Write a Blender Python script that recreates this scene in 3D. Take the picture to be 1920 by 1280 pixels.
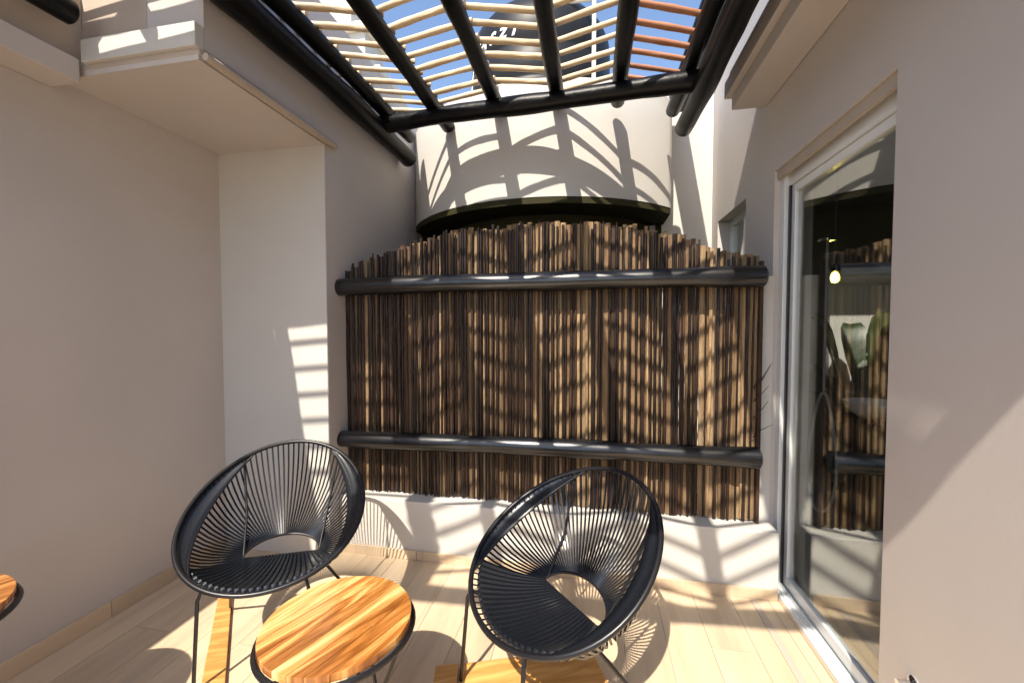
import bpy, math, random
from mathutils import Vector, Matrix
random.seed(7)
R = math.radians
S = bpy.context.scene
for o in list(bpy.data.objects):
    bpy.data.objects.remove(o)
COL = S.collection

# ---------------------------------------------------------------- camera
cam_d = bpy.data.cameras.new('camera')
cam = bpy.data.objects.new('camera', cam_d)
COL.objects.link(cam)
cam.location = (0, 0, 1.5)
YAW = math.atan(150 / 775)
cam.rotation_euler = (R(90 - 2.0), 0, YAW)
cam_d.sensor_width = 36
cam_d.lens = 36 * 775 / 1920
cam_d.clip_start = 0.02
cam_d.clip_end = 3000
S.camera = cam

# ---------------------------------------------------------------- world / sun
SUNV = Vector((0.18, 0.78, -1.0)).normalized()      # travel direction of the light
elev = math.asin(-SUNV.z)
az = math.atan2(-SUNV.x, -SUNV.y)                     # compass angle of the sun from +Y towards +X
w = bpy.data.worlds.new('World')
S.world = w
w.use_nodes = True
nt = w.node_tree
bg = nt.nodes['Background']
sky = nt.nodes.new('ShaderNodeTexSky')
sky.sky_type = 'NISHITA'
sky.sun_disc = False
sky.sun_elevation = elev
sky.sun_rotation = az
sky.dust_density = 1.2
sky.ozone_density = 2.0
nt.links.new(sky.outputs[0], bg.inputs[0])
bg.inputs[1].default_value = 0.15
sd = bpy.data.lights.new('sun', 'SUN')
sd.energy = 4.1
sd.angle = R(0.55)
sd.color = (1.0, 0.91, 0.78)
sun = bpy.data.objects.new('sun', sd)
COL.objects.link(sun)
sun.rotation_euler = SUNV.to_track_quat('-Z', 'Y').to_euler()
S.view_settings.view_transform = 'Standard'
S.view_settings.look = 'None'
S.view_settings.gamma = 1
S.view_settings.use_curve_mapping = False
S.view_settings.exposure = 0.96
S.cycles.diffuse_bounces = 8
S.cycles.max_bounces = 14

# ---------------------------------------------------------------- materials
def mat(name, col, rough=0.6, spec=0.5, metal=0.0, bump=None, var=None, coat=0.0, rnd=None, stretch=None, hue=None):
    """col base colour; bump=(scale,strength); var=(scale,amount,col2) noise mix; rnd=amount of per-object value change"""
    m = bpy.data.materials.new(name)
    m.use_nodes = True
    n, l = m.node_tree.nodes, m.node_tree.links
    b = n['Principled BSDF']
    b.inputs['Roughness'].default_value = rough
    b.inputs['Specular IOR Level'].default_value = spec
    b.inputs['Metallic'].default_value = metal
    b.inputs['Coat Weight'].default_value = coat
    b.inputs['Coat Roughness'].default_value = 0.12
    tc = n.new('ShaderNodeTexCoord')
    vec = tc.outputs['Object']
    oi = n.new('ShaderNodeObjectInfo')
    if stretch:
        mp = n.new('ShaderNodeMapping')
        mp.inputs['Scale'].default_value = stretch
        l.new(vec, mp.inputs[0])
        ad = n.new('ShaderNodeVectorMath'); ad.operation = 'ADD'
        sc = n.new('ShaderNodeVectorMath'); sc.operation = 'SCALE'
        cb = n.new('ShaderNodeCombineXYZ')
        for k in range(3): l.new(oi.outputs['Random'], cb.inputs[k])
        sc.inputs['Scale'].default_value = 37
        l.new(cb.outputs[0], sc.inputs[0])
        l.new(mp.outputs[0], ad.inputs[0]); l.new(sc.outputs[0], ad.inputs[1])
        vec = ad.outputs[0]
    src = None
    if var:
        t = n.new('ShaderNodeTexNoise')
        t.inputs['Scale'].default_value = var[0]
        t.inputs['Detail'].default_value = 6
        l.new(vec, t.inputs['Vector'])
        rp = n.new('ShaderNodeMapRange')
        rp.inputs[1].default_value = 0.38; rp.inputs[2].default_value = 0.62
        rp.inputs[4].default_value = var[1]
        l.new(t.outputs[0], rp.inputs[0])
        mx = n.new('ShaderNodeMix'); mx.data_type = 'RGBA'
        mx.inputs[6].default_value = (*col, 1); mx.inputs[7].default_value = (*var[2], 1)
        l.new(rp.outputs[0], mx.inputs[0])
        src = mx.outputs[2]
    if rnd:
        hs = n.new('ShaderNodeHueSaturation')
        mr = n.new('ShaderNodeMapRange')
        mr.inputs[3].default_value = 1 - rnd; mr.inputs[4].default_value = 1 + rnd
        l.new(oi.outputs['Random'], mr.inputs[0])
        l.new(mr.outputs[0], hs.inputs['Value'])
        if src: l.new(src, hs.inputs['Color'])
        else: hs.inputs['Color'].default_value = (*col, 1)
        src = hs.outputs[0]
    if src: l.new(src, b.inputs['Base Color'])
    else: b.inputs['Base Color'].default_value = (*col, 1)
    if bump:
        t2 = n.new('ShaderNodeTexNoise')
        t2.inputs['Scale'].default_value = bump[0]; t2.inputs['Detail'].default_value = 5
        l.new(vec, t2.inputs['Vector'])
        bp = n.new('ShaderNodeBump')
        bp.inputs['Strength'].default_value = bump[1]; bp.inputs['Distance'].default_value = 0.01
        l.new(t2.outputs[0], bp.inputs['Height'])
        l.new(bp.outputs[0], b.inputs['Normal'])
    return m

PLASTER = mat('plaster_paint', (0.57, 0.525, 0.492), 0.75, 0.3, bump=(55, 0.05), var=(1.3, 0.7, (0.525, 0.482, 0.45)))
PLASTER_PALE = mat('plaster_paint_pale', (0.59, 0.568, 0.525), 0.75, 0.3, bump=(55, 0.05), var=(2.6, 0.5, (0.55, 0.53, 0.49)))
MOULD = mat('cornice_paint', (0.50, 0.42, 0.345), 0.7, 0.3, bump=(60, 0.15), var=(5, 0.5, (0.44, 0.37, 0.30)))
SOFFIT_DARK = mat('dark_olive_shade_paint', (0.040, 0.037, 0.016), 0.8, 0.15, bump=(40, 0.2), var=(6, 0.6, (0.035, 0.032, 0.014)))  # dark paint with the deep shade under the drum put into its colour
DARKWALL = mat('dark_shade_stone', (0.03, 0.026, 0.02), 0.85, 0.2, bump=(25, 0.4), var=(5, 0.6, (0.015, 0.012, 0.01)))  # near-black colour also carries the shade behind the screen
LOG = mat('black_lacquered_log', (0.0035, 0.0035, 0.004), 0.38, 0.2, bump=(9, 0.6), stretch=(1, 0.25, 1), coat=0.0)
LOGX = mat('black_lacquered_rail', (0.004, 0.0045, 0.006), 0.27, 0.75, bump=(7, 0.3), stretch=(0.25, 1, 1), coat=0.0)
LOGX.node_tree.nodes['Principled BSDF'].inputs['Coat Roughness'].default_value = 0.22
CANE = mat('pale_cane', (0.70, 0.55, 0.35), 0.45, 0.4, bump=(40, 0.2), var=(14, 0.6, (0.58, 0.40, 0.22)), rnd=0.18, stretch=(0.4, 1, 1))
CANER = mat('reddish_cane', (0.48, 0.23, 0.125), 0.45, 0.4, bump=(40, 0.2), var=(14, 0.6, (0.36, 0.15, 0.08)), rnd=0.15, stretch=(0.4, 1, 1))
SLAT1 = mat('tan_bark_slat', (0.215, 0.138, 0.072), 0.7, 0.3, bump=(60, 0.8), var=(14, 0.5, (0.085, 0.050, 0.026)), rnd=0.32, stretch=(4, 4, 0.45))
SLAT2 = mat('pale_bark_slat', (0.36, 0.245, 0.135), 0.7, 0.3, bump=(60, 0.8), var=(14, 0.5, (0.15, 0.092, 0.048)), rnd=0.28, stretch=(4, 4, 0.45))
SLAT3 = mat('brown_bark_slat', (0.075, 0.042, 0.024), 0.6, 0.35, bump=(30, 0.9), var=(9, 0.9, (0.04, 0.02, 0.012)), rnd=0.4, stretch=(4, 4, 0.45))
ROD = mat('dark_cane_rod', (0.028, 0.014, 0.009), 0.4, 0.45, bump=(25, 0.7), var=(9, 0.8, (0.010, 0.006, 0.004)), rnd=0.4, stretch=(4, 4, 0.5))
GROUT = mat('grout', (0.50, 0.43, 0.34), 0.9)
FRAME = mat('white_aluminium', (0.70, 0.72, 0.72), 0.28, 0.5, bump=(6, 0.04), coat=0.4)
METAL = mat('black_powder_coat', (0.008, 0.008, 0.010), 0.35, 0.5)
CORD = mat('black_vinyl_cord', (0.008, 0.010, 0.014), 0.26, 0.6, coat=0.15)
TANK = mat('black_polyethylene', (0.010, 0.010, 0.011), 0.45, 0.3, bump=(7, 0.1))
WHITE = mat('white_print', (0.85, 0.85, 0.83), 0.5)
CREAM = mat('cream_paint', (0.78, 0.72, 0.58), 0.5, bump=(30, 0.1))
CHROME = mat('chrome', (0.75, 0.75, 0.76), 0.07, 0.5, metal=1.0)
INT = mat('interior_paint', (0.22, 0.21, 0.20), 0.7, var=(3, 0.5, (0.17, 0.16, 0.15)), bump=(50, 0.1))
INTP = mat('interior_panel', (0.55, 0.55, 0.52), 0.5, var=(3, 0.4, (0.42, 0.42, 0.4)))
HOSE = mat('white_hose', (0.85, 0.86, 0.86), 0.3)
LEAF = mat('leaf_green', (0.020, 0.036, 0.012), 0.4, 0.5, var=(8, 0.8, (0.02, 0.045, 0.012)), bump=(20, 0.2))
TERR = mat('stone_ground', (0.33, 0.30, 0.26), 0.9, bump=(8, 0.3), var=(1.2, 0.8, (0.24, 0.22, 0.19)))

def wood(name, ca, cb_, cc, rough, scale, rnd=0.0, rot=0.0, dist=3.0, coat=0.0):
    m = bpy.data.materials.new(name); m.use_nodes = True
    n, l = m.node_tree.nodes, m.node_tree.links
    b = n['Principled BSDF']; b.inputs['Roughness'].default_value = rough
    b.inputs['Coat Weight'].default_value = coat; b.inputs['Coat Roughness'].default_value = 0.1
    tc = n.new('ShaderNodeTexCoord'); mp = n.new('ShaderNodeMapping')
    mp.inputs['Rotation'].default_value = (0, 0, rot)
    l.new(tc.outputs['Object'], mp.inputs[0])
    m2 = n.new('ShaderNodeMapping'); m2.inputs['Scale'].default_value = scale
    l.new(mp.outputs[0], m2.inputs[0])
    oi = n.new('ShaderNodeObjectInfo'); cb = n.new('ShaderNodeCombineXYZ')
    ml = n.new('ShaderNodeMath'); ml.operation = 'MULTIPLY'; ml.inputs[1].default_value = 91
    l.new(oi.outputs['Random'], ml.inputs[0])
    for k in range(3): l.new(ml.outputs[0], cb.inputs[k])
    ad = n.new('ShaderNodeVectorMath'); l.new(m2.outputs[0], ad.inputs[0]); l.new(cb.outputs[0], ad.inputs[1])
    t = n.new('ShaderNodeTexNoise'); t.inputs['Scale'].default_value = 1; t.inputs['Detail'].default_value = 7
    t.inputs['Distortion'].default_value = dist * 0.2; t.inputs['Roughness'].default_value = 0.6
    l.new(ad.outputs[0], t.inputs['Vector'])
    rp = n.new('ShaderNodeValToRGB'); e = rp.color_ramp.elements
    e[0].position = 0.36; e[0].color = (*cc, 1); e[1].position = 0.66; e[1].color = (*ca, 1)
    q = e.new(0.50); q.color = (*cb_, 1)
    l.new(t.outputs[0], rp.inputs[0])
    src = rp.outputs[0]
    if rnd:
        hs = n.new('ShaderNodeHueSaturation'); mr = n.new('ShaderNodeMapRange')
        mr.inputs[3].default_value = 1 - rnd; mr.inputs[4].default_value = 1 + rnd
        l.new(oi.outputs['Random'], mr.inputs[0]); l.new(mr.outputs[0], hs.inputs['Value'])
        l.new(src, hs.inputs['Color']); src = hs.outputs[0]
    l.new(src, b.inputs['Base Color'])
    bp = n.new('ShaderNodeBump'); bp.inputs['Strength'].default_value = 0.12; bp.inputs['Distance'].default_value = 0.004
    l.new(t.outputs[0], bp.inputs['Height']); l.new(bp.outputs[0], b.inputs['Normal'])
    return m
TILE = wood('wood_look_tile', (0.66, 0.52, 0.355), (0.61, 0.475, 0.325), (0.52, 0.405, 0.28), 0.42, (9, 0.9, 1), rnd=0.05)
TEAK = wood('teak_planks', (0.78, 0.46, 0.16), (0.46, 0.18, 0.04), (0.22, 0.07, 0.012), 0.22, (17, 1.7, 1), rot=R(21), rnd=0.12, dist=7.0, coat=0.4)
TEAKB = wood('golden_board', (0.74, 0.42, 0.14), (0.62, 0.31, 0.09), (0.5, 0.23, 0.06), 0.35, (3, 30, 1), rnd=0.1, rot=R(-25))
TEAKP = wood('pale_teak_planks', (0.84, 0.60, 0.28), (0.62, 0.32, 0.09), (0.34, 0.12, 0.025), 0.22, (15, 1.5, 1), rot=R(21), rnd=0.1, dist=7.0, coat=0.4)

def glassmat(name, refl, tint):
    m = bpy.data.materials.new(name); m.use_nodes = True
    n, l = m.node_tree.nodes, m.node_tree.links
    n.remove(n['Principled BSDF'])
    tr = n.new('ShaderNodeBsdfTransparent'); tr.inputs[0].default_value = (*tint, 1)
    gl = n.new('ShaderNodeBsdfGlossy'); gl.inputs['Roughness'].default_value = 0.0
    gl.inputs[0].default_value = (0.93, 0.95, 0.94, 1)
    lwt = n.new('ShaderNodeLayerWeight'); lwt.inputs[0].default_value = 0.5
    fr = n.new('ShaderNodeMath'); fr.operation = 'POWER'; fr.inputs[1].default_value = 4.0
    l.new(lwt.outputs['Facing'], fr.inputs[0])
    mr = n.new('ShaderNodeMapRange'); mr.inputs[3].default_value = refl; mr.inputs[4].default_value = 1.0
    l.new(fr.outputs[0], mr.inputs[0])
    mx = n.new('ShaderNodeMixShader')
    l.new(mr.outputs[0], mx.inputs[0]); l.new(tr.outputs[0], mx.inputs[1]); l.new(gl.outputs[0], mx.inputs[2])
    l.new(mx.outputs[0], n['Material Output'].inputs[0])
    return m
GLASS = glassmat('tinted_reflective_glass', 0.17, (0.92, 0.93, 0.91))

# ---------------------------------------------------------------- mesh helpers
class MB:
    def __init__(s): s.v = []; s.f = []
    def box(s, a, b, rot=None, c=None):
        (x0, y0, z0), (x1, y1, z1) = a, b
        k = len(s.v)
        P = [Vector(p) for p in ((x0,y0,z0),(x1,y0,z0),(x1,y1,z0),(x0,y1,z0),(x0,y0,z1),(x1,y0,z1),(x1,y1,z1),(x0,y1,z1))]
        if rot is not None:
            c = Vector(c or (0,0,0)); P = [rot @ (p - c) + c for p in P]
        s.v += [tuple(p) for p in P]
        s.f += [(k,k+3,k+2,k+1),(k+4,k+5,k+6,k+7),(k,k+1,k+5,k+4),(k+1,k+2,k+6,k+5),(k+2,k+3,k+7,k+6),(k+3,k,k+4,k+7)]
        return s
    def tube(s, pts, rad, n=8, closed=False, caps=True, flat=None):
        """pts list of points, rad number or list; flat=(up vector, ratio) squashes the section"""
        pts = [Vector(p) for p in pts]; N = len(pts)
        rad = rad if isinstance(rad, (list, tuple)) else [rad] * N
        k = len(s.v); up = None
        for i, p in enumerate(pts):
            if closed: d = pts[(i+1) % N] - pts[i-1]
            else: d = pts[min(i+1, N-1)] - pts[max(i-1, 0)]
            d.normalize()
            if up is None:
                up = Vector((0,0,1)) if abs(d.z) < 0.9 else Vector((1,0,0))
            a = d.cross(up).normalized(); u = a.cross(d).normalized(); up = u
            for j in range(n):
                t = 2*math.pi*j/n
                s.v.append(tuple(p + (a*math.cos(t) + u*math.sin(t)) * rad[i]))
        for i in range(N if closed else N-1):
            for j in range(n):
                a0 = k+i*n+j; a1 = k+i*n+(j+1) % n
                b0 = k+((i+1) % N)*n+j; b1 = k+((i+1) % N)*n+(j+1) % n
                s.f.append((a0, b0, b1, a1))
        if not closed and caps:
            s.f.append(tuple(k+j for j in range(n)))
            s.f.append(tuple(k+(N-1)*n+j for j in reversed(range(n))))
        return s
    def lathe(s, prof, n=48, c=(0,0,0), a0=0, a1=2*math.pi):
        k = len(s.v); full = abs(a1-a0-2*math.pi) < 1e-6
        m = n if full else n+1
        for (r, z) in prof:
            for j in range(m):
                t = a0+(a1-a0)*j/n
                s.v.append((c[0]+r*math.cos(t), c[1]+r*math.sin(t), c[2]+z))
        for i in range(len(prof)-1):
            for j in range(n):
                q = (j+1) % m
                s.f.append((k+i*m+j, k+i*m+q, k+(i+1)*m+q, k+(i+1)*m+j))
        return s
    def prism(s, poly, z0, z1):
        k = len(s.v); n = len(poly)
        s.v += [(x, y, z0) for x, y in poly] + [(x, y, z1) for x, y in poly]
        s.f.append(tuple(k+i for i in reversed(range(n)))); s.f.append(tuple(k+n+i for i in range(n)))
        for i in range(n):
            j = (i+1) % n
            s.f.append((k+i, k+j, k+n+j, k+n+i))
        return s
    def grid(s, rows, wrap=False):
        k = len(s.v); m = len(rows[0])
        for r in rows: s.v += [tuple(p) for p in r]
        for i in range(len(rows)-1):
            for j in range(m-1):
                s.f.append((k+i*m+j, k+i*m+j+1, k+(i+1)*m+j+1, k+(i+1)*m+j))
        return s
    def mesh(s, name, m, off=(0,0,0), smooth=False, bevel=0):
        me = bpy.data.meshes.new(name)
        me.from_pydata([(a-off[0], b-off[1], c-off[2]) for a, b, c in s.v], [], s.f)
        if smooth:
            me.polygons.foreach_set('use_smooth', [True]*len(me.polygons))
            try: me.set_sharp_from_angle(angle=R(45))
            except Exception: pass
        me.materials.append(m); me.update()
        return me
    def build(s, name, m, parent=None, smooth=False, bevel=0):
        off = (0,0,0)
        if parent is not None:
            q = parent
            while q.parent: q = q.parent
            off = tuple(q.location)
        o = bpy.data.objects.new(name, s.mesh(name, m, off, smooth))
        COL.objects.link(o); o.parent = parent
        if bevel:
            b = o.modifiers.new('bevel', 'BEVEL'); b.width = bevel; b.segments = 2; b.limit_method = 'ANGLE'
        return o
def tag(o, label=None, cat=None, group=None, kind=None):
    if label: o['label'] = label
    if cat: o['category'] = cat
    if group: o['group'] = group
    if kind: o['kind'] = kind
    return o
def thing(name, label, cat, loc=(0,0,0), group=None):
    o = bpy.data.objects.new(name, None); COL.objects.link(o); o.location = loc
    o.empty_display_size = 0.1
    return tag(o, label, cat, group)
def log_pts(a, b, r, n=22, wob=0.012, rw=0.06, seed=0, knots=0.0):
    rg = random.Random(seed)
    a, b = Vector(a), Vector(b); d = (b-a).normalized()
    u = d.cross(Vector((0,0,1))).normalized() if abs(d.z) < .9 else Vector((1,0,0)); v = d.cross(u)
    ph = [rg.uniform(0, 6.28) for _ in range(6)]
    P, Q = [], []
    L = (b-a).length
    P.append(a); Q.append(r*0.80)
    for i in range(n+1):
        t = i/n
        t2 = 0.012/L + t*(1-0.024/L)
        w1 = math.sin(t*L*1.7+ph[0])*wob + math.sin(t*L*5+ph[1])*wob*.3
        w2 = math.sin(t*L*1.4+ph[2])*wob + math.sin(t*L*4+ph[3])*wob*.3
        P.append(a.lerp(b, t2) + u*w1 + v*w2)
        Q.append(r*(1+rw*math.sin(t*L*6+ph[4])+rw*.6*math.sin(t*L*13+ph[5])+rg.uniform(-rw, rw)*.35))
    P.append(b + (P[-1]-b)*0.0 + u*(P[-1]-a.lerp(b, 1)).dot(u) + v*(P[-1]-b).dot(v)); Q.append(r*0.80)
    P[0] = a + u*(P[1]-a).dot(u) + v*(P[1]-a).dot(v)
    return P, Q

# ================================================================ GROUND
XL, XR = -2.44, 1.018            # courtyard side walls
YP, YF = 2.36, 2.46              # pillar face, plinth face
XW = -1.655                      # side of pillar / return wall
tag(MB().box((-60,-60,-0.3),(60,60,-0.03)).build('ground', TERR), kind='structure')
fl = tag(MB().box((XL-0.1,-3.0,-0.028),(XR+0.19,YF+0.02,-0.006)).build('floor', GROUT), kind='structure')
tw, tl, g = 0.20, 1.20, 0.0022
rg = random.Random(3)
tile_meshes = {}
x = XL
c_ = 0
while x < XR+0.02:
    x1 = min(x+tw, XR+0.10)
    y = -3.0 - (0.4*(c_ % 3)) + 0.23
    while y < YF:
        ya, yb = max(y, -3.0), min(y+tl, YF)
        if yb-ya > 0.03 and yb > -0.4:
            key = (round(x1-x, 3), round(yb-ya, 3))
            if key not in tile_meshes:
                tile_meshes[key] = MB().box((g/2, g/2, 0),(x1-x-g/2, yb-ya-g/2, 0.010)).mesh('tile', TILE)
            o = bpy.data.objects.new('tile', tile_meshes[key]); COL.objects.link(o)
            o.location = (x, ya, -0.010 + rg.uniform(-0.0006, 0.0006)); o.parent = fl
        y += tl
    x += tw; c_ += 1
tag(MB().box((XL-0.1,-3.0,-0.029),(XR+0.1,-0.9,-0.0195)).build('pavement', TILE), kind='structure')

# ================================================================ LEFT WALL, SLAB, PILLAR
lw = thing('courtyard_wall', 'long shaded greige plaster wall on the left with tile skirting', 'wall', (XL,0,0))
MB().box((XL-0.2,-3.0,-0.02),(XL,0.2,2.35)).box((XL-0.2,0.2,-0.02),(XL,1.497,2.595)).box((XL-0.2,1.497,-0.02),(XL,4.0,2.72)).build('wall_face', PLASTER, lw)
MB().box((XL-0.2,0.2,2.597),(XL+0.17,1.497,2.70)).build('overhanging_band', PLASTER, lw, bevel=0.004)
MB().box((XL-0.2,0.2,2.703),(XL+0.12,1.543,3.02)).build('upper_band', MOULD, lw)
ys = [-3.0,-1.8,-0.6,0.55,1.655,YP]
for a, b in zip(ys, ys[1:]):
    MB().box((XL,a+0.0015,0.0),(XL+0.014,b-0.0015,0.085)).build('skirting_tile', TILE, lw, bevel=0.002)

sl = thing('roof_slab', 'thick plaster overhang above the left pillar with stepped sunlit front edge', 'roof slab', (XW,1.5,2.64))
Yf = 1.50
MB().box((XL+0.002,Yf+0.02,2.642),(XW-0.004,YP-0.002,2.70)).build('soffit', PLASTER, sl)
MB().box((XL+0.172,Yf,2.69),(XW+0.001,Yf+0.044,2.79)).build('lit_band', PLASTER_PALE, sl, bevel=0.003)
MB().box((XL+0.172,Yf+0.018,2.664),(XW+0.002,Yf+0.044,2.689)).build('drip_moulding', MOULD, sl, bevel=0.004)
MB().box((XL-0.2,Yf+0.045,2.792),(XW-0.30,Yf+0.4,3.25)).build('upper_band', MOULD, sl)
P, Q = log_pts((XW+0.022,Yf+0.03,2.655),(XW+0.022,2.45,2.662),0.020,n=24,wob=0.002,rw=0.10,seed=5)
MB().tube(P,Q,8).build('edge_bead', MOULD, sl, smooth=True)

pl = thing('pillar', 'pale grey plaster pillar left of the bamboo screen with striped sun patch', 'pillar', (-2.04,YP,0))
MB().box((XL,YP,0),(XW-0.002,YP+0.6,2.70)).build('shaft', PLASTER_PALE, pl)

rw_ = thing('return_wall', 'tall shaded plaster wall running back beside the screen under the black side log', 'wall', (XW,2.9,0))
MB().box((XW-0.3,YP+0.004,0.0),(XW-0.0,4.6,2.70)).box((XW-0.298,Yf+0.045,2.70),(XW+0.0,4.6,3.50)).build('wall_face', PLASTER, rw_)

# storey behind, seen through the canes on the left
ub = thing('neighbour_building', 'beige upper storey with stepped cornice seen through canes at the top left', 'building', (-3.5,4.6,2))
for (xr, za, zb) in ((-2.85,0,4.85),(-3.05,4.95,5.5),(-3.30,5.6,7.2)):
    MB().box((-6.5,5.2-(xr+2.85)*0.3,za),(xr,5.75,zb)).build('wall', PLASTER_PALE, ub)
    MB().box((-6.6,5.12-(xr+2.85)*0.3,zb+0.002),(xr+0.09,5.85,zb+0.098)).build('cornice', CREAM, ub, bevel=0.01)
MB().box((-4.4,5.18,3.7),(-3.7,5.198,4.4)).build('window', DARKWALL, ub)

# ================================================================ RIGHT WALL with door opening and niche window
DY0, DY1, DZ = 1.665, 2.63, 2.385
WY0, WY1, WZ0, WZ1 = 3.08, 3.72, 1.25, 2.37
T = 0.20
rw = thing('house_wall', 'greige plaster house wall on the right holding the sliding glass door', 'wall', (XR,1,0))
m = MB()
for (a, b, z0, z1) in ((-3.0,DY0,-0.02,3.9),(DY0,DY1,DZ,3.9),(DY1,WY0,-0.02,3.9),(WY0,WY1,-0.02,WZ0),(WY0,WY1,WZ1,3.9),(WY1,4.3,-0.02,3.9)):
    m.box((XR,a,z0),(XR+T,b,z1))
m.build('wall_face', PLASTER, rw)
ev = thing('eave_beam', 'stepped plaster beam along the top of the right wall above the door', 'beam', (XR-0.1,1.2,2.8))
MB().box((XR-0.19,-2.0,2.82),(XR-0.002,2.78,2.90)).build('lower_step', PLASTER, ev, bevel=0.004)
MB().box((XR-0.225,-2.0,2.903),(XR-0.002,2.81,3.00)).build('upper_step', PLASTER, ev, bevel=0.004)
MB().box((XR-0.20,-2.0,3.003),(XR-0.002,2.80,3.06)).build('top_step', MOULD, ev, bevel=0.004)

# sliding door ---------------------------------------------------------------
XD = XR+0.030
dr = thing('sliding_door', 'white aluminium sliding glass door in the right wall reflecting the courtyard', 'door', (XD,2.1,0))
MB().box((XD,DY1-0.055,0.0),(XD+0.085,DY1-0.001,DZ)).build('jamb', FRAME, dr, bevel=0.003)
MB().box((XD,DY0,0.0),(XD+0.085,DY0+0.045,DZ)).build('jamb', FRAME, dr, bevel=0.003)
MB().box((XD+0.02,DY0+0.046,DZ-0.105),(XD+0.085,DY1-0.056,DZ-0.001)).build('head', FRAME, dr, bevel=0.003)
MB().box((XD-0.03,DY0+0.046,0.001),(XD+0.085,DY1-0.056,0.03)).build('track', FRAME, dr, bevel=0.003)
for k in range(3):
    MB().box((XD-0.016+0.03*k,DY0+0.047,0.0305),(XD-0.010+0.03*k,DY1-0.057,0.042)).build('rail', FRAME, dr)
MB().box((XR+0.012,DY0+0.002,DZ-0.052),(XD-0.002,DY1-0.002,DZ-0.002)).build('lintel_trim', MOULD, dr)
sx = XD+0.03
sash = MB()
sash.box((sx,DY1-0.112,0.045),(sx+0.035,DY1-0.060,DZ-0.107)).box((sx,DY0+0.05,0.045),(sx+0.035,DY0+0.10,DZ-0.107))
sash.box((sx,DY0+0.101,0.045),(sx+0.035,DY1-0.113,0.10)).box((sx,DY0+0.101,DZ-0.150),(sx+0.035,DY1-0.113,DZ-0.107))
so_ = sash.build('sash', FRAME, dr, bevel=0.003)
MB().box((sx-0.012,DY1-0.078,0.045),(sx-0.002,DY1-0.062,DZ-0.107)).build('weather_strip', METAL, so_)
MB().box((sx+0.014,DY0+0.098,0.098),(sx+0.018,DY1-0.110,DZ-0.148)).build('glass_pane', GLASS, so_)
MB().box((XR-0.005,DY0+0.001,-0.0),(XD-0.031,DY1-0.001,0.012)).build('sill', TILE, dr, bevel=0.002)

# niche window
nw = thing('niche_window', 'small recessed window in the right wall behind the screen end', 'window', (XR,3.4,WZ0))
MB().box((XR+0.09,WY1-0.045,WZ0),(XR+0.14,WY1-0.002,WZ1)).build('frame', FRAME, nw)
MB().box((XR+0.09,WY0+0.002,WZ0),(XR+0.14,WY0+0.045,WZ1)).build('frame', FRAME, nw)
MB().box((XR+0.09,WY0+0.046,WZ1-0.045),(XR+0.14,WY1-0.046,WZ1-0.002)).build('frame', FRAME, nw)
MB().box((XR+0.09,WY0+0.046,WZ0+0.002),(XR+0.14,WY1-0.046,WZ0+0.04)).build('frame', FRAME, nw)
MB().box((XR+0.10,3.38,WZ0+0.041),(XR+0.13,3.42,WZ1-0.046)).build('mullion', FRAME, nw)
MB().box((XR+0.112,WY0+0.047,WZ0+0.042),(XR+0.116,3.378,WZ1-0.047)).build('pane', GLASS, nw)
MB().box((XR+0.112,3.422,WZ0+0.042),(XR+0.116,WY1-0.047,WZ1-0.047)).build('pane', GLASS, nw)

# room behind the glass ---------------------------------------------------------
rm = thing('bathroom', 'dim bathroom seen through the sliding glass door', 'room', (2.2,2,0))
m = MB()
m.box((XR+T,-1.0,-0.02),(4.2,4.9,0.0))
for (xa, xb, ya, yb) in ((XR+T,1.7,-1.0,4.9),(2.4,4.2,-1.0,4.9),(1.7,2.4,-1.0,2.3),(1.7,2.4,3.1,4.9)):  # gap left between ceiling pieces is an added opening to light the room
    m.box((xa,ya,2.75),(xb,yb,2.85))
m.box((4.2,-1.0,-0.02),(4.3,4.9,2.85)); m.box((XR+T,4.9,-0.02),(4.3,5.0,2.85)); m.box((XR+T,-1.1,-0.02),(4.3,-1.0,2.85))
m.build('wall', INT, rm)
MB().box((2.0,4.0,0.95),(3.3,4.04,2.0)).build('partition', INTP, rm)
sh = thing('shower_hose', 'thin white shower hose looping down behind the door glass', 'shower', (1.50,3.05,0.3))
pts = [(1.50,3.05,2.05),(1.50,3.05,1.6),(1.50,3.05,1.08)]
loop = []
for k in range(25):
    t = k/24*math.pi*2
    loop.append((1.50+0.075*math.sin(t)*(0.35+0.65*(1-math.cos(t))/2)*1.3, 3.05-0.03*math.sin(t), 0.67+0.40*math.cos(t)))
MB().tube(pts, 0.007, 8).build('rail', HOSE, sh, smooth=True)
MB().tube(loop, 0.009, 8, closed=True).build('hose', HOSE, sh, smooth=True)
MB().lathe([(0.0,0.0),(0.05,0.005),(0.055,0.02),(0.015,0.04),(0.0,0.05)], 20, (1.50,3.05,2.05)).build('shower_head', CHROME, sh, smooth=True)
bulb = thing('pendant_lamp', 'small glowing yellow pendant lamp behind the door glass', 'lamp', (1.75,3.45,1.84))
BM = bpy.data.materials.new('bulb_glow'); BM.use_nodes = True
b = BM.node_tree.nodes['Principled BSDF']; b.inputs['Emission Color'].default_value = (1, 0.80, 0.10, 1); b.inputs['Emission Strength'].default_value = 12
MB().lathe([(0.0,-0.038),(0.017,-0.032),(0.026,-0.014),(0.027,0.008),(0.019,0.035),(0.0,0.050)], 20, (1.75,3.45,1.86)).build('bulb', BM, bulb, smooth=True)
MB().tube([(1.75,3.45,1.915),(1.75,3.45,2.75)],0.004,6).build('flex', METAL, bulb)
MB().lathe([(0.0,0.06),(0.02,0.05),(0.035,0.0),(0.03,-0.0),(0.0,0.04)], 20, (1.75,3.45,1.91)).build('lamp_holder', METAL, bulb, smooth=True)
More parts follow.
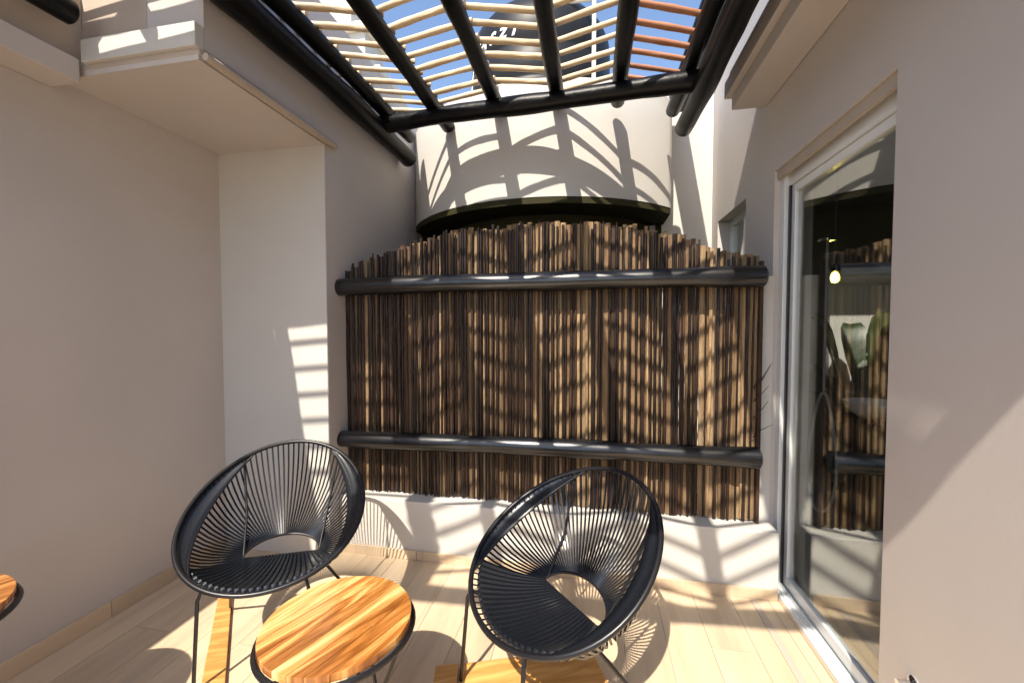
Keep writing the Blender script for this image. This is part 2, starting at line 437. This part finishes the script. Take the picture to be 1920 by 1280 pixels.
pp = thing('potted_plant', 'dark broad leaved potted plant standing inside behind the door glass', 'plant', (1.95,3.45,0))
MB().lathe([(0.0,0.0),(0.13,0.0),(0.17,0.3),(0.155,0.3),(0.15,0.27),(0.0,0.27)], 24, (1.95,3.45,0)).build('pot', DARKWALL, pp, smooth=True)
rg = random.Random(11)
for k in range(26):
    a = rg.uniform(0, 6.28); L = rg.uniform(0.45, 1.0); h = rg.uniform(0.6, 1.35); wd = rg.uniform(0.05, 0.10)
    mid, side = [], []
    dx, dy = math.cos(a), math.sin(a)
    rows = []
    for i in range(9):
        t = i/8
        r = L*0.5*t; z = 0.27+h*(math.sin(t*2.1)/math.sin(2.1)*0.55+0.45*t)*1.0
        ww = 0.008 if t < 0.35 else wd*math.sin((t-0.35)/0.65*math.pi)**0.8+0.003
        rows.append([(1.95+dx*r-dy*ww, 3.45+dy*r+dx*ww, z+0.015), (1.95+dx*r, 3.45+dy*r, z), (1.95+dx*r+dy*ww, 3.45+dy*r-dx*ww, z+0.015)])
    MB().grid(rows).build('leaf', LEAF, pp, smooth=True)
bs = thing('wash_basin', 'white wash basin edge glimpsed behind the door glass', 'basin', (1.75,2.62,0.9))
MB().lathe([(0.0,0.02),(0.10,0.03),(0.17,0.10),(0.185,0.10),(0.17,0.06),(0.10,0.0),(0.0,0.0)], 32, (1.80,3.02,0.92)).build('bowl', WHITE, bs, smooth=True)
MB().box((1.66,2.82,0.86),(2.4,3.20,0.918)).build('counter', DARKWALL, bs)
MB().box((1.70,2.86,0.0),(2.4,3.16,0.858)).build('cabinet', DARKWALL, bs)

# ================================================================ PLINTH, BACK, DRUM
pt = thing('plinth', 'low pale plaster plinth wall under the bamboo screen', 'plinth', (-0.3,YF,0))
MB().box((XW+0.002,YF,-0.02),(XR-0.002,YF+0.22,0.375)).build('plinth_body', PLASTER_PALE, pt, bevel=0.006)
xs = [XW,-1.1,-0.4,0.3,XR-0.01]
for a, b in zip(xs, xs[1:]):
    MB().box((a+0.0015,YF-0.014,0.0),(b-0.0015,YF-0.001,0.06)).build('skirting_tile', TILE, pt, bevel=0.002)
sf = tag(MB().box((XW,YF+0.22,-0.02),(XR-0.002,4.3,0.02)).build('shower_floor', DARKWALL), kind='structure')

bw = thing('back_wall', 'tall sunlit plaster wall in the far right corner beside the curved drum', 'wall', (0.6,3.9,0))
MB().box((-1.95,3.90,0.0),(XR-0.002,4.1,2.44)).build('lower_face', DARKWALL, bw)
MB().box((0.45,3.88,0.0),(XR-0.003,3.899,3.68)).build('corner_face', PLASTER_PALE, bw)
cx, cy, rr = -0.45, 4.44, 1.40
def arc_pts(r, x0, x1, n=48):
    out = []
    for i in range(n+1):
        t0 = math.acos((x0-cx)/r); t1 = math.acos((x1-cx)/r)
        t = t0+(t1-t0)*i/n
        out.append((cx+r*math.cos(t), cy-r*math.sin(t)))
    return out
XDR = 0.615
dm = thing('curved_drum_wall', 'convex cream plaster drum wall above the screen striped with pergola shadows', 'wall', (cx,3.04,2.45))
poly = arc_pts(rr, XW+0.003, XDR, 56) + [(XDR, 4.6), (XW+0.003, 4.6)]
MB().prism(poly, 2.452, 3.30).build('drum_face', PLASTER_PALE, dm, smooth=True)
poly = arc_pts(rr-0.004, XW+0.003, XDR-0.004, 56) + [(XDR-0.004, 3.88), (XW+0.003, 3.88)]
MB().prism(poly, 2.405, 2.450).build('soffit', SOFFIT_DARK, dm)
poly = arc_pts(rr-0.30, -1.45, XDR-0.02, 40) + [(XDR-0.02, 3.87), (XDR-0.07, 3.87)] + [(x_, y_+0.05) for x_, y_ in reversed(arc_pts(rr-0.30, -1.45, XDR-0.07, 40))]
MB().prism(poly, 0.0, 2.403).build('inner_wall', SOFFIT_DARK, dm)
rp = thing('roof_railing', 'thin cream roof railing post and rail beside the black tank', 'railing', (0.0,4.3,3.3))
MB().tube([(0.0,4.3,3.3),(0.0,4.3,4.75)],0.022,10).build('post', CREAM, rp, smooth=True)
MB().tube([(-0.95,4.3,4.76),(0.0,4.3,4.76)],0.022,10).build('rail', CREAM, rp, smooth=True)
# tank
tk = thing('water_tank', 'black round water tank with white lettering on the roof behind the canes', 'water tank', (-0.62,4.95,3.3))
TR = 0.80
prof = [(0.0,0.0),(TR*.97,0.0),(TR,0.04),(TR,0.30),(TR*.975,0.33),(TR*.975,0.37),(TR,0.40),(TR,0.66),(TR*.975,0.69),(TR*.975,0.73),(TR,0.76),(TR,1.00),(TR*.975,1.03),(TR*.975,1.07),(TR,1.10),(TR,1.26),(TR*.985,1.36),(TR*.93,1.47),(TR*.83,1.57),(TR*.68,1.66),(TR*.50,1.72),(TR*.34,1.75),(TR*.34,1.81),(TR*.28,1.84),(0.0,1.84)]
MB().lathe(prof, 56, (-0.62,4.95,3.3)).build('body', TANK, tk, smooth=True)
for i, ch in enumerate('QUASZI'):
    fc = bpy.data.curves.new('letter', 'FONT'); fc.body = ch; fc.size = 0.15; fc.extrude = 0.003; fc.align_x = 'CENTER'; fc.shear = 0.35; fc.offset = 0.006
    to = bpy.data.objects.new('tmp', fc); COL.objects.link(to)
    dg = bpy.context.evaluated_depsgraph_get(); dg.update()
    me = bpy.data.meshes.new_from_object(to.evaluated_get(dg)); bpy.data.objects.remove(to)
    me.materials.clear(); me.materials.append(WHITE)
    t = R(-150 + 9.5*i)
    mt = Matrix.Translation((TR*1.0*math.cos(t)+0.004*math.cos(t), TR*math.sin(t)+0.004*math.sin(t), 1.12)) @ Matrix.Rotation(t+math.pi/2, 4, 'Z') @ Matrix.Rotation(math.pi/2, 4, 'X')
    me.transform(mt)
    lo = bpy.data.objects.new('letter', me); COL.objects.link(lo); lo.parent = tk

# rear of the courtyard (behind the camera)
rb = thing('rear_wall', 'low plaster parapet closing the courtyard behind the viewer', 'wall', (-0.7,-3.1,0))
MB().box((XL-0.2,-3.2,-0.02),(XR+T,-3.0,1.1)).build('wall_face', PLASTER, rb)

# ================================================================ PERGOLA
pg = thing('pergola', 'black log pergola roofed with zigzag rows of pale canes', 'pergola', (-0.45,1.3,3.0))
def plog(name, a, b, r, seed, wob=0.010, rwv=0.05, m_=LOG, parent=pg, n=26, ns=14):
    P, Q = log_pts(a, b, r, n=n, wob=wob, rw=rwv, seed=seed)
    return MB().tube(P, Q, ns).build(name, m_, parent, smooth=True)
ZB = 3.0
plog('cross_log', (-1.62,2.915,ZB), (0.66,2.725,ZB), 0.060, 21, m_=LOG, wob=0.008)
plog('cross_log', (-1.62,-0.17,ZB-0.03), (0.79,0.00,ZB-0.03), 0.060, 22, m_=LOG)
RX = [-1.535,-1.133,-0.684,-0.258,0.157,0.570]
ends = [3.36, 3.20, 3.045, 3.04, 3.10, 3.30]
for i, (xa, ye) in enumerate(zip(RX, ends)):
    plog('rafter', (xa-0.004,-0.13+0.07*xa,ZB+0.10), (xa+0.004,ye,ZB+0.10), 0.050, 30+i, wob=0.009)
plog('side_log', (XW+0.085,-0.2,2.97), (XW+0.08,3.40,2.955), 0.070, 41, wob=0.008, rwv=0.07)
plog('side_log', (0.655,-0.02,2.93), (0.64,3.22,2.93), 0.062, 42, wob=0.010, rwv=0.06)
plog('side_log', (0.73,-0.02,3.06), (0.725,2.65,3.06), 0.045, 43, wob=0.008, rwv=0.06)
MB().box((0.60,0.9,3.33),(0.78,3.80,3.36)).build('shade_plank', LOG, pg)  # hidden plank added only to shade the far right corner wall
# canes: (x0, x1, offset of the left end, dy to the right end, material)
bays = [(-1.69,-1.50,2.14,0.0,CANE),(-1.565,-1.10,1.935,0.15,CANE),(-1.165,-0.65,2.190,-0.105,CANE),(-0.715,-0.225,2.233,0.14,CANE),(-0.29,0.19,2.49,-0.145,CANE),(0.125,0.605,2.222,0.20,CANER)]
rg = random.Random(5)
cmesh = {}
for bi, (x0, x1, y0, dy, cm) in enumerate(bays):
    for v in range(4):
        r0 = [0.0165,0.0145,0.0175,0.0155][v]
        n = 7; L = x1-x0
        pts = [(L*i/n, dy*i/n + 0.002*math.sin(i*0.9+v), 0.0015*math.sin(i*0.7+v*2)) for i in range(n+1)]
        cmesh[(bi, v)] = MB().tube(pts, [r0*(1+0.12*(((i+v) % 4) == 0)) for i in range(n+1)], 8).mesh('cane', cm, smooth=True)
    k0 = int((y0+0.15)/0.130)
    for k in range(-k0, 9):
        y = y0 + 0.130*k + rg.uniform(-0.010, 0.010)
        if max(y, y+dy) > (3.02 if 1 < bi < 5 else 3.18): continue
        o = bpy.data.objects.new('cane', cmesh[(bi, rg.randrange(4))]); COL.objects.link(o)
        o.parent = pg
        o.location = (x0+0.45, y-1.3, 0.163+rg.uniform(-0.002, 0.003))
        o.rotation_euler = (0, 0, rg.uniform(-0.02, 0.02))

# second pergola over the left wall (only its log ends reach the frame)
p2 = thing('side_canopy', 'dark log canopy jutting in over the top left corner', 'canopy', (-2.9,0.8,3.0))
plog('beam', (-2.27,0.25,2.87), (-2.235,1.46,2.87), 0.050, 51, parent=p2)
plog('beam', (-2.85,0.25,3.07), (-2.80,1.46,3.07), 0.055, 52, parent=p2)
plog('shade_crosspiece', (-3.3,1.05,3.12), (-1.70,1.17,3.12), 0.038, 61, parent=p2, m_=LOG)  # out-of-view log, put in to cast shade over the slab front
for k in range(11):
    y = 0.30+0.13*k
    MB().tube([(-2.5,y,3.175),(-2.05,y+0.03,3.177),(-1.66,y+0.05,3.175)],0.014,8).build('cane', CANE, p2, smooth=True)
plog('shade_crosspiece', (-3.3,1.12,3.34), (-1.62,1.17,3.34), 0.055, 62, parent=p2)  # unseen log added to shade the slab's upper band
plog('shade_brace', (-2.45,1.02,3.28), (-1.70,1.30,3.62), 0.04, 63, parent=p2)  # braces above the view, added for slanting shade on the slab
plog('shade_brace', (-1.95,1.10,3.25), (-2.30,1.30,3.70), 0.035, 64, parent=p2)
MB().box((-3.9,0.5,3.19),(-2.42,1.5,3.22)).build('roof_board', LOG, p2)

# ================================================================ BAMBOO SCREEN
sc = thing('bamboo_screen', 'tall screen of brown split bamboo with two black log rails', 'screen', (-0.38,2.55,0.377))
def top_z(x):
    # outline read off the photograph: low at the sides, arched in the middle
    K = [(-1.70,1.885),(-1.44,1.985),(-1.19,2.065),(-0.88,2.125),(-0.36,2.150),(0.12,2.13),(0.39,2.07),(0.57,2.01),(0.75,1.93),(0.95,1.90)]
    for (a, za), (b, zb) in zip(K, K[1:]):
        if x <= b: return za+(zb-za)*(x-a)/(b-a)
    return K[-1][1]
rg = random.Random(9)
x = XW+0.012
XE = 0.925
def pole(name, x, y, r, z0, z1, m_, ns, flat=1.0, nodes=0.0, bend=0.0):
    n = 12; kn = rg.randrange(1, 5)
    pts, rad = [], []
    ph = rg.uniform(0, 6.28)
    for i in range(n+1):
        t = i/n
        pts.append((x+bend*math.sin(t*3+ph)+rg.uniform(-.0008,.0008), y+bend*.5*math.sin(t*4+ph), z0+(z1-z0)*t))
        rad.append(r*(1+rg.uniform(-0.07,0.07)+(0.22 if nodes and (i+kn) % 4 == 0 else 0)))
    mb = MB().tube(pts, rad, ns)
    if flat != 1.0: mb.v = [(a, y+(b-y)*flat, c) for a, b, c in mb.v]
    return mb.build(name, m_, sc, smooth=True)
while x < XE:
    wd = rg.uniform(0.010, 0.019)
    q = rg.random()
    # more dark slats near the left end, imitating the shade there
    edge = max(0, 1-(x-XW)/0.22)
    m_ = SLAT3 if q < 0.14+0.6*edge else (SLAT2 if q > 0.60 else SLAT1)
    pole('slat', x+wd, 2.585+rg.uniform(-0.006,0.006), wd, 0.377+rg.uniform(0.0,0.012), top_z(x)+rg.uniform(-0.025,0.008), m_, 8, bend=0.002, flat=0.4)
    x += 2*wd+rg.uniform(-0.003, 0.006)
x = XW+0.01
while x < XE-0.01:
    r_ = rg.uniform(0.0042, 0.0100)
    q = rg.random()
    pole('rod', x, 2.569+rg.uniform(-0.003,0.002), r_, 0.377+rg.uniform(-0.002,0.02), top_z(x)+rg.uniform(-0.045,0.012), ROD if q < 0.90 else (SLAT3 if q < 0.94 else SLAT2), 7, bend=0.004, nodes=1)
    x += rg.uniform(0.018, 0.042) if rg.random() < 0.8 else rg.uniform(0.012, 0.018)
MB().box((XE+0.0,2.55,0.377),(XE+0.018,2.60,1.87)).build('end_stile', SLAT3, sc)
P, Q = log_pts((-1.69,2.50,1.762),(0.93,2.50,1.782),0.058,n=36,wob=0.006,rw=0.045,seed=81)
MB().tube(P,Q,18).build('rail', LOGX, sc, smooth=True)
P, Q = log_pts((-1.685,2.50,0.748),(0.925,2.50,0.772),0.056,n=36,wob=0.005,rw=0.045,seed=82)
MB().tube(P,Q,18).build('rail', LOGX, sc, smooth=True)
pr_ = thing('end_pier', 'narrow plaster pier closing the gap between screen end and right wall', 'pier', (0.975,2.6,0.38))
MB().box((0.947,2.60,0.376),(XR-0.003,2.67,1.79)).build('pier_body', PLASTER_PALE, pr_)
for k in range(5):
    z = rg.uniform(0.75, 1.25); x0 = XE-0.02
    MB().tube([(x0,2.56,z),(x0+0.03,2.53,z+0.05),(x0+rg.uniform(0.05,0.09),2.50,z+rg.uniform(0.09,0.17))],[0.003,0.0024,0.001],5).build('twig', ROD, sc, smooth=True)

# ================================================================ CHAIRS
def make_chair(label):
    t_ = thing('cord_chair', label, 'chair', (0,0,0), 'black cord lounge chairs around the teak table')
    def rim(t):
        return Vector((0.435*math.sin(t), -0.375*math.cos(t)+0.01*math.cos(2*t), 0.65-0.24*math.cos(t)+0.012*math.cos(2*t)))
    SA = R(52)
    hx, hy = 0.195, 0.125
    def hole(t):
        t = (t+math.pi) % (2*math.pi)-math.pi
        if abs(t) <= SA: return Vector((hx*t/SA, 0.055, 0.375))
        u = (abs(t)-SA)/(math.pi-SA)*math.pi/2
        return Vector((math.copysign(hx*math.cos(u), t), 0.055+hy*math.sin(u), 0.375+0.055*math.sin(u)))
    MB().tube([rim(2*math.pi*i/72) for i in range(72)],0.0115,10,closed=True).build('rim', METAL, t_, smooth=True)
    MB().tube([hole(-math.pi+2*math.pi*(i+.5)/48) for i in range(48)],0.007,8,closed=True).build('seat_ring', METAL, t_, smooth=True)
    def surf(t, s, sag=0.035):
        a, b = hole(t), rim(t)
        p = a.lerp(b, s)
        # cords bulge outward/downward a little like a shell
        c = Vector((0, 0.02, 0.9)); d = (p-c).normalized()
        return p + d*sag*math.sin(s*math.pi)
    # seat cords
    n = 24
    for i in range(n):
        t = -SA+2*SA*(i+0.5)/n
        w0, w1 = hx*1.22/n, 0.0190
        ss = [0, .15, .3, .45, .6, .75, .90, .915, 1.0]
        MB().tube([surf(t, s, 0.018) for s in ss], [(w0*1.05+(w1-w0)*s*0.93) if s < .91 else 0.0035 for s in ss], 6).build('seat_cord', CORD, t_, smooth=True)
    # back and side cords
    n = 66
    for i in range(n):
        q = (i+0.5)/n
        t = SA+(2*math.pi-2*SA)*q
        pts = [surf(t, s/7, 0.045) for s in range(8)]
        MB().tube(pts, 0.0050, 5).build('back_cord', CORD, t_, smooth=True)
    # wrapped crescent bands on both sides of the rim
    for sgn in (1, -1):
        rows = []
        t0, t1 = R(42), R(150)
        outer, inner = [], []
        N = 44
        mb = MB()
        for i in range(N+1):
            u = i/N; t = sgn*(t0+(t1-t0)*u)
            wdt = 0.078*math.sin(u*math.pi)**0.75+0.004
            a = rim(t); b = rim(t).lerp(Vector((0,0.03,0.45)), wdt/0.43)
            rib = 0.0018*(i % 2)
            nn = (a-Vector((0,0,0.9))).normalized()
            r0 = [a.lerp(b, k/5)+nn*(0.02*math.sin(k/5*math.pi)*wdt/0.078+rib) for k in range(6)]
            rows.append(r0)
        mb.grid(rows)
        o = mb.build('side_band', CORD, t_, smooth=True)
        so = o.modifiers.new('solid', 'SOLIDIFY'); so.thickness = 0.007
        MB().tube([r[-1] for r in rows],0.0055,8).build('inner_hoop', METAL, t_, smooth=True)
    # support rods and legs
    for sgn in (1, -1):
        MB().tube([(sgn*0.19,0.07,0.378), Vector((sgn*0.215,0.20,0.56)), rim(sgn*R(143))],0.0065,8).build('back_rod', METAL, t_, smooth=True)
        p = rim(sgn*R(30)); f = Vector((sgn*0.24,-0.36,0.0))
        MB().tube([p+Vector((-sgn*0.05,0.04,-0.02)), p+Vector((0,0,-0.012)), p.lerp(f,0.10)+Vector((sgn*0.008,-0.006,0)), f],0.0085,8).build('leg', METAL, t_, smooth=True)
        f2 = Vector((sgn*0.33,0.25,0.0)); p2_ = Vector((sgn*0.22,0.0,0.352))
        MB().tube([Vector((sgn*0.20,-0.05,0.352)), p2_, p2_.lerp(f2,0.12), f2],0.0085,8).build('leg', METAL, t_, smooth=True)
    MB().tube([(-0.22,0.02,0.348),(0.22,0.02,0.348)],0.0085,8).build('seat_bar', METAL, t_, smooth=True)
    return t_
def copy_tree(o, parent=None):
    c = o.copy(); COL.objects.link(c); c.parent = parent
    for ch in [k for k in bpy.data.objects if k.parent == o]: copy_tree(ch, c)
    return c
ch1 = make_chair('black cord lounge chair left of the teak table in front of the pillar')
ch1.scale = (0.92,0.92,0.94); ch1.location = (-1.51,1.74,0); ch1.rotation_euler = (0,0,R(24))
ch2 = copy_tree(ch1)
ch2['label'] = 'black cord lounge chair right of the teak table turned to the left'
ch2.scale = (0.95,0.95,0.93); ch2.location = (-0.125,1.67,0); ch2.rotation_euler = (0,0,R(-48))

# ================================================================ TABLE
def round_table(c, r, h, label, teak_main, teak_alt, nb=9, rot=R(21)):
    t_ = thing('side_table', label, 'table', (c[0],c[1],0), 'round teak side tables')
    d = Matrix.Rotation(-rot, 3, 'Z')  # plank direction
    # top made of planks cut to the circle
    xs_ = [-r]
    rg2 = random.Random(int(r*1000)+3)
    wts = [rg2.uniform(0.7, 1.4) for _ in range(nb)]
    for w_ in wts: xs_.append(xs_[-1]+2*r*w_/sum(wts))
    for i in range(nb):
        a, b = xs_[i]+(0.0008 if i else 0.003), xs_[i+1]-(0.0008 if i < nb-1 else 0.003)
        up = []; N = 10
        for k in range(N+1):
            x_ = a+(b-a)*k/N; up.append((x_, math.sqrt(max(r*r-x_*x_, 0))))
        poly = [(x_, -y_) for x_, y_ in up]+[(x_, y_) for x_, y_ in reversed(up)]
        poly = [tuple((d @ Vector((p[0], p[1], 0)))[:2]) for p in poly]
        poly = [(p[0]+c[0], p[1]+c[1]) for p in poly]
        MB().prism(poly, h-0.024, h-rg2.uniform(0,0.0006)).build('plank', teak_alt if rg2.random() < 0.35 else teak_main, t_, bevel=0.0012)
    MB().tube([(c[0]+(r+0.006)*math.cos(k/48*6.2832), c[1]+(r+0.006)*math.sin(k/48*6.2832), h-0.036) for k in range(48)],0.010,8,closed=True).build('rim', METAL, t_, smooth=True)
    MB().tube([(c[0]+r*0.8*math.cos(k/48*6.2832), c[1]+r*0.8*math.sin(k/48*6.2832), 0.01) for k in range(48)],0.009,8,closed=True).build('foot_ring', METAL, t_, smooth=True)
    for k in range(6):
        a = k/6*6.2832+0.3
        cs, sn = math.cos(a), math.sin(a)
        MB().tube([(c[0]+r*0.97*cs,c[1]+r*0.97*sn,h-0.036),(c[0]+r*0.62*cs,c[1]+r*0.62*sn,h*0.5),(c[0]+r*0.8*cs,c[1]+r*0.8*sn,0.01)],0.007,8).build('leg', METAL, t_, smooth=True)
    return t_
round_table((-0.85,1.25), 0.243, 0.50, 'round teak side table with striped planks between the two cord chairs', TEAK, TEAKP)
round_table((-2.015,0.80), 0.25, 0.64, 'taller teak table cropped by the left edge of the photo', TEAK, TEAKP)

# loose boards
def board(name, label, pts, z0, z1, m_):
    o = MB().prism(pts, z0, z1).build(name, m_, bevel=0.003)
    return tag(o, label, 'board')
board('floor_board', 'narrow golden board lying on the tiles under the left chair', [(-2.03,1.90),(-1.55,1.35),(-1.46,1.38),(-1.96,1.915)], 0.002, 0.020, TEAKB)
board('floor_board', 'wide golden board lying under the right chair front leg', [(-0.56,1.695),(-0.50,1.46),(0.10,1.66),(0.0,1.90)], 0.002, 0.020, TEAKB)
board('wooden_block', 'short brown wooden block at the left end of the wide board', [(-0.66,1.66),(-0.60,1.42),(-0.507,1.45),(-0.565,1.69)], 0.002, 0.026, TEAKB)

# chrome garden tap on right wall
tp = thing('wall_tap', 'small chrome tap low on the right wall at the bottom edge', 'tap', (XR,1.5,0.362))
o = MB().lathe([(0.0,0.0),(0.022,0.0),(0.026,0.006),(0.020,0.012),(0.010,0.016),(0.010,0.05),(0.0,0.05)], 20).build('flange', CHROME, tp, smooth=True)
o.rotation_euler = (0,R(-90),0); o.data.transform(Matrix.Translation((0,0,0))); o.location = (0,0,0)
for v in o.data.vertices: v.co = v.co + Vector(tp.location)
MB().tube([(XR-0.030,1.5,0.366),(XR-0.036,1.5,0.35),(XR-0.037,1.5,0.31)],0.008,10).build('spout', CHROME, tp, smooth=True)

dn = thing('floor_strip', 'narrow brown band on the tiles along the glass door', 'strip', (0.885,1.5,0))
MB().box((0.872,-0.9,0.0003),(0.900,2.44,0.0022)).build('brown_band', TEAKB if False else MOULD, dn)  # thin brown strip lying just above the tiles beside the door
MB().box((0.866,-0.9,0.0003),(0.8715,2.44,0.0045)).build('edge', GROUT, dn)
